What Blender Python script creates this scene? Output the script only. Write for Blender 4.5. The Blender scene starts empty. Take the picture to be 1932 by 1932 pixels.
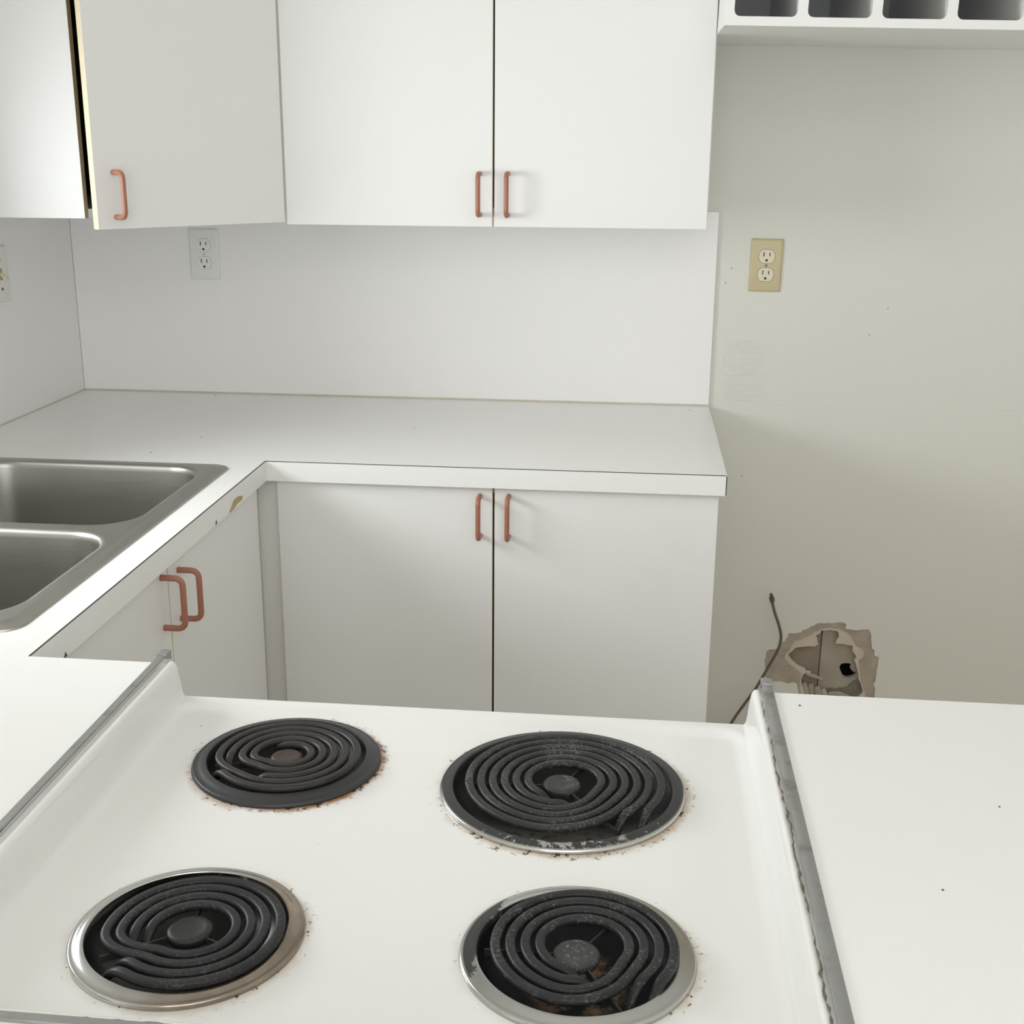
import bpy, bmesh, math, random
from math import sin, cos, pi, radians, hypot
from mathutils import Vector, Matrix
from mathutils.geometry import tessellate_polygon, delaunay_2d_cdt

random.seed(7)
scn = bpy.context.scene
COL = scn.collection

# ------------------------------------------------------------------ camera
FPX, CXP, CYP = 2351.94, 947.12, 998.48
cam_data = bpy.data.cameras.new('camera')
cam_data.sensor_width = 36.0
cam_data.sensor_fit = 'HORIZONTAL'
cam_data.lens = FPX / 1932 * 36
cam_data.shift_x = (966 - CXP) / 1932
cam_data.shift_y = (CYP - 966) / 1932
cam_data.clip_start = 0.02
cam = bpy.data.objects.new('camera', cam_data)
COL.objects.link(cam)
yaw, pitch, roll = 0.1049, 0.2955, 0.0061
F = Vector((-sin(yaw) * cos(pitch), cos(yaw) * cos(pitch), -sin(pitch)))
R0 = F.cross(Vector((0, 0, 1))).normalized()
U0 = R0.cross(F)
Rv = cos(roll) * R0 + sin(roll) * U0
Uv = -sin(roll) * R0 + cos(roll) * U0
M = Matrix.Identity(4)
for i in range(3):
    M[i][0], M[i][1], M[i][2] = Rv[i], Uv[i], -F[i]
M.translation = Vector((1.3031, -2.8276, 1.469))
cam.matrix_world = M
scn.camera = cam

# ------------------------------------------------------------------ world, lights, exposure
scn.view_settings.view_transform = 'Standard'
scn.view_settings.look = 'None'
scn.view_settings.gamma = 1.0
scn.view_settings.use_curve_mapping = False
scn.view_settings.exposure = -0.06
scn.cycles.use_denoising = True
scn.cycles.max_bounces = 10
scn.cycles.diffuse_bounces = 10

w = bpy.data.worlds.new('sky')
scn.world = w
w.use_nodes = True
w.node_tree.nodes['Background'].inputs[0].default_value = (0.80, 0.90, 1.0, 1)
w.node_tree.nodes['Background'].inputs[1].default_value = 1.2


def area(name, loc, rot, sx, sy, power, col):
    d = bpy.data.lights.new(name, 'AREA')
    d.shape = 'RECTANGLE'
    d.size, d.size_y = sx, sy
    d.energy = power
    d.color = col
    o = bpy.data.objects.new(name, d)
    o.location = loc
    o.rotation_euler = rot
    COL.objects.link(o)
    return o


# daylight entering by the window over the sink (left wall) and an added ambient fill from an unseen rear opening
wl_ = area('daylight_sink_window', (-0.05, -1.20, 1.38), (0, radians(-90), 0), 0.38, 0.62, 9.0, (0.96, 0.99, 1.0))
wl_.data.spread = radians(121)
area('rear_ambient_fill', (1.5, -5.42, 1.25), (radians(90), 0, 0), 2.3, 2.1, 34, (0.965, 0.99, 1.0))

# added overhead fill to lift the low doors; no lamp is known there
area('ceiling_fill', (1.5, -3.8, 2.40), (0, 0, 0), 1.6, 1.6, 18, (0.99, 0.995, 1.0))


# ------------------------------------------------------------------ material helpers
class Mat:
    def __init__(s, name, base=(0.8, 0.8, 0.8), rough=0.5, metal=0.0, spec=0.5):
        s.m = bpy.data.materials.new(name)
        s.m.use_nodes = True
        s.t = s.m.node_tree
        s.b = s.t.nodes['Principled BSDF']
        s.b.inputs['Base Color'].default_value = (*base, 1)
        s.b.inputs['Roughness'].default_value = rough
        s.b.inputs['Metallic'].default_value = metal
        s.b.inputs['Specular IOR Level'].default_value = spec
        s._c = None

    def n(s, kind, **kw):
        x = s.t.nodes.new('ShaderNode' + kind)
        for k, v in kw.items():
            setattr(x, k, v)
        return x

    def put(s, sock, v):
        if isinstance(v, bpy.types.NodeSocket):
            s.t.links.new(v, sock)
        elif isinstance(v, tuple) and len(v) == 3 and sock.type == 'RGBA':
            sock.default_value = (*v, 1)
        else:
            sock.default_value = v

    def coord(s):
        if s._c is None:
            s._c = s.n('TexCoord').outputs['Object']
        return s._c

    def mt(s, op, a, b=0.0, c=0.0, clamp=False):
        x = s.n('Math', operation=op, use_clamp=clamp)
        s.put(x.inputs[0], a); s.put(x.inputs[1], b); s.put(x.inputs[2], c)
        return x.outputs[0]

    def sstep(s, v, lo, hi, a=0.0, b=1.0):
        x = s.n('MapRange', interpolation_type='SMOOTHSTEP')
        s.put(x.inputs[0], v)
        x.inputs[1].default_value = lo; x.inputs[2].default_value = hi
        x.inputs[3].default_value = a; x.inputs[4].default_value = b
        return x.outputs[0]

    def noise(s, scale, detail=3.0, rough=0.55, vec=None):
        x = s.n('TexNoise')
        s.put(x.inputs['Vector'], vec or s.coord())
        x.inputs['Scale'].default_value = scale
        x.inputs['Detail'].default_value = detail
        x.inputs['Roughness'].default_value = rough
        return x.outputs[0]

    def mix(s, f, a, b):
        x = s.n('Mix', data_type='RGBA')
        s.put(x.inputs[0], f); s.put(x.inputs[6], a); s.put(x.inputs[7], b)
        return x.outputs[2]

    def fmix(s, f, a, b):
        x = s.n('Mix', data_type='FLOAT')
        s.put(x.inputs[0], f); s.put(x.inputs[2], a); s.put(x.inputs[3], b)
        return x.outputs[0]

    def xyz(s):
        x = s.n('SeparateXYZ')
        s.put(x.inputs[0], s.coord())
        return x.outputs

    def color(s, v): s.put(s.b.inputs['Base Color'], v)
    def rough(s, v): s.put(s.b.inputs['Roughness'], v)
    def metal(s, v): s.put(s.b.inputs['Metallic'], v)

    def bump(s, h, strength=0.2, dist=0.002):
        x = s.n('Bump')
        x.inputs['Strength'].default_value = strength
        x.inputs['Distance'].default_value = dist
        s.put(x.inputs['Height'], h)
        s.t.links.new(x.outputs[0], s.b.inputs['Normal'])

    def dist2(s, cx, cy):
        X = s.xyz()
        dx = s.mt('SUBTRACT', X[0], cx); dy = s.mt('SUBTRACT', X[1], cy)
        return s.mt('SQRT', s.mt('ADD', s.mt('MULTIPLY', dx, dx), s.mt('MULTIPLY', dy, dy))), dx, dy


def simple(name, base, rough=0.5, metal=0.0, var=0.03, scale=8.0, spec=0.5, bump=0.0, bscale=200.0):
    m = Mat(name, base, rough, metal, spec)
    if var:
        f = m.noise(scale)
        m.color(m.mix(f, tuple(c * (1 - var) for c in base), tuple(min(1, c * (1 + var)) for c in base)))
    if bump:
        m.bump(m.noise(bscale, 2.0), bump, 0.0006)
    return m.m


LAM = (0.80, 0.80, 0.788)
m_lam = simple('white_cabinet_laminate', LAM, 0.42, var=0.012, scale=5, bump=0.04, bscale=420)
m_splash = simple('white_backsplash_laminate', (0.86, 0.85, 0.845), 0.38, var=0.012, scale=4)
m_edge = simple('cream_door_edge', (0.80, 0.71, 0.50), 0.5, var=0.06, scale=60)
m_brown = simple('raw_particleboard', (0.48, 0.36, 0.19), 0.8, var=0.25, scale=160)
m_dark = simple('shade_dark_interior', (0.055, 0.045, 0.035), 0.9, var=0.1)  # cabinet insides coloured near-black so door gaps read as shade
m_seam = simple('dark_laminate_seam', (0.085, 0.075, 0.065), 0.7, var=0.2, scale=30)
m_caulk = simple('aged_caulk', (0.58, 0.53, 0.43), 0.7, var=0.25, scale=14)
m_terra = simple('terracotta_plastic', (0.36, 0.15, 0.095), 0.38, var=0.05, scale=30)
m_cream = simple('ivory_plastic', (0.55, 0.475, 0.285), 0.35, var=0.02)
m_ivory2 = simple('pale_ivory_plastic', (0.68, 0.63, 0.47), 0.28, var=0.02)
m_whitepl = simple('white_plastic', (0.79, 0.79, 0.77), 0.35, var=0.01)
m_slot = simple('socket_slot_black', (0.02, 0.016, 0.01), 0.8, var=0)
m_pinkscrew = simple('painted_screw', (0.62, 0.50, 0.44), 0.4, var=0.02)
m_bronze = simple('aged_screw', (0.21, 0.17, 0.09), 0.5, metal=0.4, var=0.05)
m_ceil = simple('white_ceiling_paint', (0.88, 0.875, 0.86), 0.9, var=0.01, bump=0.2, bscale=60)
m_floor = simple('beige_vinyl_floor', (0.68, 0.61, 0.53), 0.45, var=0.08, scale=3)
m_trimmetal = None
m_paper = simple('torn_brown_paper', (0.41, 0.355, 0.29), 0.95, var=0.3, scale=38)
m_gyps = simple('pale_gypsum', (0.60, 0.53, 0.455), 0.95, var=0.1, scale=35)
m_backb = simple('grey_backing_board', (0.37, 0.335, 0.275), 0.95, var=0.25, scale=22)
m_backl = simple('brown_backing_board', (0.28, 0.24, 0.19), 0.95, var=0.25, scale=22)
m_black = simple('cavity_shade_black', (0.006, 0.006, 0.006), 1.0, var=0)
m_mould = simple('greenish_mould', (0.19, 0.18, 0.14), 0.95, var=0.35, scale=40)
m_tube = simple('grey_brown_tube', (0.13, 0.115, 0.085), 0.45, var=0.12, scale=40)
m_nut = simple('dull_brass_nut', (0.14, 0.125, 0.085), 0.45, metal=0.5, var=0.1)
m_winframe = simple('white_vinyl_frame', (0.82, 0.82, 0.81), 0.4, var=0.01)

# painted wall: faint mottling, a horizontal filler ridge
_m = Mat('cream_white_wall_paint', (0.72, 0.71, 0.66), 0.62)
f = _m.noise(2.2, 4)
_m.color(_m.mix(f, (0.695, 0.69, 0.64), (0.735, 0.725, 0.675)))
X = _m.xyz()
wob = _m.mt('MULTIPLY', _m.mt('SUBTRACT', _m.noise(5.0), 0.5), 0.012)
zz = _m.mt('ADD', X[2], wob)
r1 = _m.sstep(_m.mt('ABSOLUTE', _m.mt('SUBTRACT', zz, 1.374)), 0.0, 0.0035, 1, 0)
r2 = _m.sstep(_m.mt('ABSOLUTE', _m.mt('SUBTRACT', zz, 0.922)), 0.0, 0.0035, 1, 0)
brk = _m.sstep(_m.noise(7.0, 2), 0.42, 0.6)
h = _m.mt('ADD', _m.mt('MULTIPLY', _m.mt('ADD', r1, r2), brk), _m.mt('MULTIPLY', _m.noise(70, 3), 0.5))
_m.bump(h, 0.22, 0.002)
m_wall = _m.m
m_wall_plain = simple('plain_wall_paint', (0.82, 0.815, 0.79), 0.65, var=0.02, scale=3, bump=0.1, bscale=70)

# countertop laminate with sparse tiny specks
_m = Mat('white_countertop_laminate', (0.80, 0.80, 0.775), 0.32)
v = _m.n('TexVoronoi', feature='F1'); v.inputs['Scale'].default_value = 9.0
_m.put(v.inputs['Vector'], _m.coord())
sp = _m.mt('MULTIPLY', _m.sstep(v.outputs['Distance'], 0.006, 0.014, 1, 0), _m.sstep(_m.noise(3.3), 0.5, 0.62))
base = _m.mix(_m.noise(6), (0.835, 0.833, 0.82), (0.85, 0.85, 0.838))
_m.color(_m.mix(sp, base, (0.33, 0.30, 0.25)))
m_counter = _m.m

# brushed stainless steel
_m = Mat('brushed_stainless', (0.50, 0.485, 0.45), 0.34, 1.0)
mp = _m.n('Mapping'); _m.put(mp.inputs[0], _m.coord()); mp.inputs['Scale'].default_value = (3, 160, 160)
fn = _m.noise(3.0, 3, vec=mp.outputs[0])
_m.rough(_m.fmix(fn, 0.26, 0.44))
_m.color(_m.mix(_m.noise(9), (0.38, 0.37, 0.34), (0.48, 0.465, 0.43)))
m_steel = _m.m
m_drain = simple('dark_drain_steel', (0.12, 0.115, 0.1), 0.4, metal=0.8, var=0.1)

# dull aluminium trim with grime
_m = Mat('dull_grey_trim_metal', (0.40, 0.40, 0.39), 0.42, 0.55)
g = _m.sstep(_m.noise(26, 4), 0.48, 0.72)
_m.color(_m.mix(g, (0.34, 0.34, 0.335), (0.22, 0.21, 0.19)))
_m.rough(_m.fmix(g, 0.36, 0.6))
m_trimmetal = _m.m
m_grime = simple('brown_caulk_grime', (0.13, 0.11, 0.085), 0.9, var=0.4, scale=60)

# ------------------------------------------------------------------ mesh helpers
def link(name, bm, mats, parent=None, smooth=None, loc=None):
    me = bpy.data.meshes.new(name)
    bmesh.ops.recalc_face_normals(bm, faces=bm.faces) if len(bm.faces) else None
    if parent is not None and loc is None:
        p = parent
        off = Vector((0, 0, 0))
        while p is not None:
            off += p.location
            p = p.parent
        bmesh.ops.translate(bm, verts=bm.verts, vec=-off)
    elif loc is not None:
        bmesh.ops.translate(bm, verts=bm.verts, vec=-Vector(loc))
    bm.to_mesh(me)
    bm.free()
    for mm in (mats if isinstance(mats, (list, tuple)) else [mats]):
        me.materials.append(mm)
    if smooth is not None:
        me.polygons.foreach_set('use_smooth', [True] * len(me.polygons))
        me.set_sharp_from_angle(angle=radians(smooth))
    o = bpy.data.objects.new(name, me)
    COL.objects.link(o)
    if loc is not None:
        o.location = loc
    o.parent = parent
    return o


def tag(o, label=None, cat=None, group=None, kind=None):
    if label: o['label'] = label
    if cat: o['category'] = cat
    if group: o['group'] = group
    if kind: o['kind'] = kind
    return o


def thing(name, loc, label, cat, group=None):
    o = bpy.data.objects.new(name, None)
    o.empty_display_size = 0.05
    COL.objects.link(o)
    o.location = loc
    return tag(o, label, cat, group)


def struct(name, bm, mats, **kw):
    return tag(link(name, bm, mats, **kw), kind='structure')


def new(): return bmesh.new()


def box(bm, x0, x1, y0, y1, z0, z1, bev=0.0, mat=0, seg=2):
    r = bmesh.ops.create_cube(bm, size=1.0)
    vs = r['verts']
    for v in vs:
        v.co = Vector(((x0 + x1) / 2 + v.co.x * (x1 - x0), (y0 + y1) / 2 + v.co.y * (y1 - y0), (z0 + z1) / 2 + v.co.z * (z1 - z0)))
    fs = set(f for v in vs for f in v.link_faces)
    for f_ in fs: f_.material_index = mat
    if bev:
        es = list(set(e for v in vs for e in v.link_edges))
        bmesh.ops.bevel(bm, geom=es, offset=bev, segments=seg, affect='EDGES', profile=0.5)
    return bm


def prism(bm, poly, h0, h1, axis='z', mat=0, bev=0.0):
    """closed polygon (2D) extruded between h0 and h1 along an axis"""
    def P(a, b, h): return {'z': (a, b, h), 'y': (a, h, b), 'x': (h, a, b)}[axis]
    A = [bm.verts.new(P(a, b, h0)) for a, b in poly]
    B = [bm.verts.new(P(a, b, h1)) for a, b in poly]
    n = len(poly)
    fs = [bm.faces.new(A), bm.faces.new(B)]
    for i in range(n):
        fs.append(bm.faces.new((A[i], A[(i + 1) % n], B[(i + 1) % n], B[i])))
    for f_ in fs: f_.material_index = mat
    if bev:
        es = list(set(e for f_ in fs for e in f_.edges))
        bmesh.ops.bevel(bm, geom=es, offset=bev, segments=2, affect='EDGES', profile=0.5)
    return bm


def plate_holes(bm, outer, holes, h0, h1, axis='z', mat=0, side_mat=None):
    """polygon with holes, extruded between h0 and h1"""
    def P(a, b, h): return {'z': (a, b, h), 'y': (a, h, b), 'x': (h, a, b)}[axis]
    loops = [outer] + holes
    flat = [p for l in loops for p in l]
    tris = tessellate_polygon([[Vector((a, b, 0)) for a, b in l] for l in loops])
    A = [bm.verts.new(P(a, b, h0)) for a, b in flat]
    B = [bm.verts.new(P(a, b, h1)) for a, b in flat]
    for t in tris:
        try:
            bm.faces.new([A[i] for i in t]).material_index = mat
            bm.faces.new([B[i] for i in t]).material_index = mat
        except ValueError:
            pass
    k = 0
    for l in loops:
        n = len(l)
        for i in range(n):
            a, b = k + i, k + (i + 1) % n
            bm.faces.new((A[a], A[b], B[b], B[a])).material_index = mat if side_mat is None else side_mat
        k += n
    return bm


def rrect(x0, x1, y0, y1, r, n=8):
    pts = []
    for cx, cy, a0 in ((x1 - r, y1 - r, 0), (x0 + r, y1 - r, 90), (x0 + r, y0 + r, 180), (x1 - r, y0 + r, 270)):
        for i in range(n + 1):
            a = radians(a0 + 90 * i / n)
            pts.append((cx + r * cos(a), cy + r * sin(a)))
    return pts


def circ(cx, cy, r, n=48):
    return [(cx + r * cos(2 * pi * i / n), cy + r * sin(2 * pi * i / n)) for i in range(n)]


def loft(bm, loops, closed=True, cap0=False, cap1=False, mat=0):
    rows = [[bm.verts.new(p) for p in l] for l in loops]
    for a, b in zip(rows, rows[1:]):
        n = len(a)
        for i in range(n if closed else n - 1):
            j = (i + 1) % n
            bm.faces.new((a[i], a[j], b[j], b[i])).material_index = mat
    if cap0: bm.faces.new(rows[0]).material_index = mat
    if cap1: bm.faces.new(rows[-1]).material_index = mat
    return bm


def lathe(bm, cx, cy, prof, n=64, cap0=False, cap1=False):
    return loft(bm, [[(cx + r * cos(2 * pi * i / n), cy + r * sin(2 * pi * i / n), z) for i in range(n)] for r, z in prof], cap0=cap0, cap1=cap1)


def sweep(bm, pts, prof, up=None, cap=True, mat=0):
    """sweep a closed 2D profile [(side, up)] along 3D points"""
    pts = [Vector(p) for p in pts]
    rows = []
    prev = None
    for i, p in enumerate(pts):
        t = (pts[min(i + 1, len(pts) - 1)] - pts[max(i - 1, 0)]).normalized()
        if up is not None:
            u = Vector(up)
        else:
            u = prev if prev is not None else (Vector((0, 0, 1)) if abs(t.z) < 0.9 else Vector((1, 0, 0)))
        s_ = t.cross(u).normalized()
        u2 = s_.cross(t).normalized()
        prev = u2
        sc = prof[1](i / (len(pts) - 1)) if isinstance(prof, tuple) else 1.0
        pr = prof[0] if isinstance(prof, tuple) else prof
        rows.append([p + s_ * a * sc + u2 * b * sc for a, b in pr])
    return loft(bm, rows, cap0=cap, cap1=cap, mat=mat)


def ring2(r, n=10, sy=1.0, flat=1.0):
    return [(r * cos(2 * pi * i / n), max(-r * flat, min(r * flat, r * sin(2 * pi * i / n))) * sy) for i in range(n)]


def bend(pts, r, n=6):
    """polyline with rounded corners"""
    pts = [Vector(p) for p in pts]
    out = [pts[0]]
    for a, b, c in zip(pts, pts[1:], pts[2:]):
        d1 = (a - b).normalized(); d2 = (c - b).normalized()
        p0 = b + d1 * r; p2 = b + d2 * r
        for i in range(n + 1):
            t = i / n
            out.append((1 - t) ** 2 * p0 + 2 * t * (1 - t) * b + t * t * p2)
    out.append(pts[-1])
    return out


def catmull(pts, n=6):
    pts = [Vector(p) for p in pts]
    P = [2 * pts[0] - pts[1]] + pts + [2 * pts[-1] - pts[-2]]
    out = []
    for i in range(1, len(P) - 2):
        for k in range(n):
            t = k / n
            out.append(0.5 * ((2 * P[i]) + (P[i + 1] - P[i - 1]) * t + (2 * P[i - 1] - 5 * P[i] + 4 * P[i + 1] - P[i + 2]) * t * t
                              + (3 * P[i] - P[i - 1] - 3 * P[i + 1] + P[i + 2]) * t ** 3))
    out.append(pts[-1])
    return out


def jag(poly, amp, step=0.006, seed=1):
    rnd = random.Random(seed)
    out = []
    n = len(poly)
    for i in range(n):
        a = Vector(poly[i]); b = Vector(poly[(i + 1) % n])
        k = max(1, int((b - a).length / step))
        for j in range(k):
            p = a.lerp(b, j / k)
            out.append((p.x + rnd.uniform(-amp, amp), p.y + rnd.uniform(-amp, amp)))
    return out


# ------------------------------------------------------------------ room shell
RX, RY, RZ = 3.0, -5.5, 2.44
WY = 0.008        # painted wall surface behind the 8 mm backsplash panels

H = [(1.644, .295), (1.646, .318), (1.655, .325), (1.664, .325), (1.678, .331), (1.682, .343), (1.692, .354), (1.695, .368), (1.709, .368), (1.722, .371), (1.729, .378), (1.741, .382), (1.745, .388), (1.752, .39), (1.758, .396), (1.775, .397), (1.802, .399), (1.813, .401), (1.827, .397), (1.827, .386), (1.85, .382), (1.88, .387), (1.886, .378), (1.891, .338), (1.898, .334), (1.9, .32), (1.909, .318), (1.908, .256), (1.903, .245), (1.909, .234), (1.910, .21), (1.908, .17), (1.874, .132), (1.781, .127), (1.737, .16), (1.73, .214), (1.725, .236), (1.717, .242), (1.7, .236), (1.691, .241), (1.659, .241), (1.647, .254)]
H1 = [(1.691, .298), (1.692, .313), (1.7, .322), (1.703, .334), (1.711, .348), (1.735, .356), (1.755, .372), (1.77, .379), (1.791, .386), (1.813, .383), (1.835, .373), (1.846, .36), (1.852, .352), (1.856, .342), (1.872, .336), (1.877, .322), (1.874, .31), (1.866, .305), (1.868, .288), (1.876, .254), (1.882, .237), (1.89, .22), (1.886, .195), (1.823, .178), (1.744, .186), (1.735, .214), (1.73, .238), (1.734, .262), (1.716, .278), (1.703, .287)]
H2 = [(1.698, .31), (1.707, .321), (1.718, .331), (1.737, .334), (1.758, .335), (1.767, .341), (1.763, .356), (1.759, .362), (1.769, .369), (1.772, .376), (1.792, .379), (1.809, .377), (1.813, .37), (1.813, .358), (1.809, .356), (1.807, .344), (1.825, .345), (1.844, .341), (1.849, .338), (1.848, .328), (1.859, .313), (1.854, .304), (1.861, .288), (1.867, .271), (1.87, .254), (1.876, .24), (1.882, .223), (1.868, .202), (1.791, .193), (1.747, .202), (1.738, .23), (1.733, .246), (1.739, .264), (1.743, .275), (1.728, .281), (1.71, .295)]
H3 = [(1.823, .28), (1.827, .288), (1.837, .291), (1.847, .291), (1.851, .287), (1.849, .278), (1.855, .271), (1.866, .267), (1.858, .257), (1.846, .252), (1.835, .256), (1.828, .268)]
Hj, H1j, H2j = jag(H, .0012, .007, 1), jag(H1, .0012, .006, 2), jag(H2, .0009, .006, 3)

# wall_back: front sheet with the torn opening, solid wall around it
bm = new()
plate_holes(bm, [(-0.12, 0), (RX + .1, 0), (RX + .1, RZ), (-0.12, RZ)], [Hj], WY, WY + .0022, 'y')
hx0, hx1, hz0, hz1 = 1.60, 1.95, .09, .44
for x0, x1, z0, z1 in ((-0.12, hx0, 0, RZ), (hx1, RX + .1, 0, RZ), (hx0, hx1, 0, hz0), (hx0, hx1, hz1, RZ)):
    box(bm, x0, x1, WY + .0021, WY + .12, z0, z1)
wall_back = struct('wall_back', bm, m_wall)

bm = new()
plate_holes(bm, [(hx0, hz0), (hx1, hz0), (hx1, hz1), (hx0, hz1)], [H1j], WY + .0024, WY + .0040, 'y')
tag(link('torn_paper', bm, m_paper, wall_back), 'brown torn drywall paper around the hole')
bm = new()
plate_holes(bm, [(hx0, hz0), (hx1, hz0), (hx1, hz1), (hx0, hz1)], [H2j], WY + .0042, WY + .015, 'y')
tag(link('gypsum_core', bm, m_gyps, wall_back), 'pale broken gypsum rim inside the hole')
bm = new()
plate_holes(bm, [(1.7755, hz0), (hx1, hz0), (hx1, hz1), (1.7775, hz1)], [jag(H3, .0008, .004, 5)], WY + .0165, WY + .028, 'y')
tag(link('backing_board', bm, m_backb, wall_back), 'grey board at the back of the hole, right half, with a black pipe hole')
bm = new()
prism(bm, [(hx0, hz0), (1.7735, hz0), (1.7755, hz1), (hx0, hz1)], WY + .0185, WY + .030, 'y')
link('backing_board', bm, m_backl, wall_back)
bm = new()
box(bm, hx0, hx1, WY + .055, WY + .06, hz0, hz1)  # black sheet stands in for the darkness inside the wall
link('cavity_dark_sheet', bm, m_black, wall_back)
# torn flaps and crumbs at the lower left of the hole
for k, (x, z, dx, dz, tw) in enumerate(((1.742, .24, .012, -.05, .011), (1.757, .238, .012, -.052, .012), (1.772, .232, .016, -.05, .013), (1.787, .225, .022, -.045, .01), (1.745, .262, .04, -.012, .008), (1.80, .214, .05, -.004, .009), (1.72, .262, .035, .006, .009))):
    bm = new()
    pts = [(x + dx * t, WY + .004 + .009 * sin(pi * t) * (1 if k % 2 else .5), z + dz * t) for t in [i / 6 for i in range(7)]]
    sweep(bm, pts, ([(tw * .5, 0), (tw * .2, .0018), (-tw * .3, .0012), (-tw * .5, 0), (0, -.001)], lambda t: .45 + .8 * sin(pi * min(1, t * .8 + .15))), up=(0, -1, 0))
    link('torn_flap', bm, m_gyps if k in (3, 6) else m_paper, wall_back, 40)
bm = new()
prism(bm, jag([(1.80, .222), (1.84, .228), (1.868, .25), (1.882, .238), (1.884, .205), (1.83, .196), (1.80, .205)], .003, .006, 9), WY + .0135, WY + .0165, 'y')
tag(link('mould_patch', bm, m_mould, wall_back), 'dark greenish mould patch at the foot of the hole')
# ribs of old tile adhesive below the cream outlet
bm = new()
rnd = random.Random(3)
for i in range(27):
    z = .929 + i * .00515
    xa = 1.508 + rnd.uniform(-.004, .006) - i * .0003
    xb = 1.597 + rnd.uniform(-.006, .003) - (0 if i < 20 else (i - 20) * .002)
    if i > 21: xa += rnd.uniform(0, .02)
    sweep(bm, [(xa + (xb - xa) * t, WY + .0002, z + rnd.uniform(-.0003, .0003)) for t in (0, .1, .3, .5, .7, .9, 1)],
          ([(0, .0009), (.0013, .0003), (.0015, -.0006), (-.0015, -.0006), (-.0013, .0003)], lambda t: .75 + .25 * sin(pi * t)), up=(0, -1, 0))
tag(link('adhesive_ridges', bm, m_wall, wall_back, 60), 'ribbed patch of old painted-over adhesive', kind='stuff')
for x, z in ((1.561, .75), (1.854, 1.14), (1.819, 1.082), (1.51, 1.222), (1.499, 1.19)):
    bm = new()
    lathe(bm, 0, 0, [(.0014, 0), (.0013, .0006), (.0008, .0008)], 8, cap0=True, cap1=True)
    bmesh.ops.rotate(bm, verts=bm.verts, cent=(0, 0, 0), matrix=Matrix.Rotation(radians(90), 3, 'X'))
    bmesh.ops.translate(bm, verts=bm.verts, vec=(x, WY + .0001, z))
    link('nail_mark', bm, m_bronze, wall_back)

# left wall with the window over the sink
WX = -.006
wy0, wy1, wz0, wz1 = -1.56, -.84, 1.10, 1.74
bm = new()
plate_holes(bm, [(.02, 0), (RY - .1, 0), (RY - .1, RZ), (.02, RZ)], [[(wy0, wz0), (wy1, wz0), (wy1, wz1), (wy0, wz1)]], WX - .12, WX, 'x')
struct('wall_left', bm, m_wall_plain)
bm = new()
fw = .035
plate_holes(bm, [(wy0, wz0), (wy1, wz0), (wy1, wz1), (wy0, wz1)], [[(wy0 + fw, wz0 + fw), (wy1 - fw, wz0 + fw), (wy1 - fw, wz1 - fw), (wy0 + fw, wz1 - fw)]], WX - .09, WX - .05, 'x')
win1 = struct('window_1', bm, m_winframe)
bm = new()
box(bm, WX - .072, WX - .068, wy0 + fw, wy1 - fw, wz0 + fw, wz1 - fw)
mg = Mat('window_glass', (1, 1, 1), 0.0)
mg.b.inputs['Transmission Weight'].default_value = 1.0
mg.b.inputs['IOR'].default_value = 1.45
link('window_pane', bm, mg.m, win1)
bm = new()
box(bm, WX - .09, WX + .012, wy0 - .01, wy1 + .01, wz0 - .02, wz0 - .001, .003)
link('window_sill', bm, m_winframe, win1)

bm = new(); box(bm, RX, RX + .1, RY, 0, 0, RZ); struct('wall_right', bm, m_wall_plain)
bm = new(); box(bm, -.12, RX + .1, RY - .1, .12, -.05, 0); struct('floor', bm, m_floor)
bm = new(); box(bm, -.12, RX + .1, RY - .1, .12, RZ, RZ + .05); struct('ceiling', bm, m_ceil)
bm = new()
gx0, gx1, gz0, gz1 = .3, 2.7, .12, 2.25  # unseen rear opening put in for the ambient light
plate_holes(bm, [(0, 0), (RX, 0), (RX, RZ), (0, RZ)], [[(gx0, gz0), (gx1, gz0), (gx1, gz1), (gx0, gz1)]], RY - .1, RY, 'y')
struct('wall_rear', bm, m_wall_plain)
bm = new()
plate_holes(bm, [(gx0, gz0), (gx1, gz0), (gx1, gz1), (gx0, gz1)], [[(gx0 + .05, gz0 + .05), (1.47, gz0 + .05), (1.47, gz1 - .05), (gx0 + .05, gz1 - .05)], [(1.53, gz0 + .05), (gx1 - .05, gz0 + .05), (gx1 - .05, gz1 - .05), (1.53, gz1 - .05)]], RY - .07, RY - .03, 'y')
win2 = struct('window_2', bm, m_winframe)
bm = new(); box(bm, gx0 + .05, gx1 - .05, RY - .052, RY - .048, gz0 + .05, gz1 - .05)
link('window_pane', bm, mg.m, win2)

# support wall under the peninsula
bm = new()
box(bm, 0.0, .765, -2.25, -1.63, 0, .873)
box(bm, 1.48, 2.40, -2.25, -1.63, 0, .873)
struct('wall_peninsula', bm, m_lam)

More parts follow.
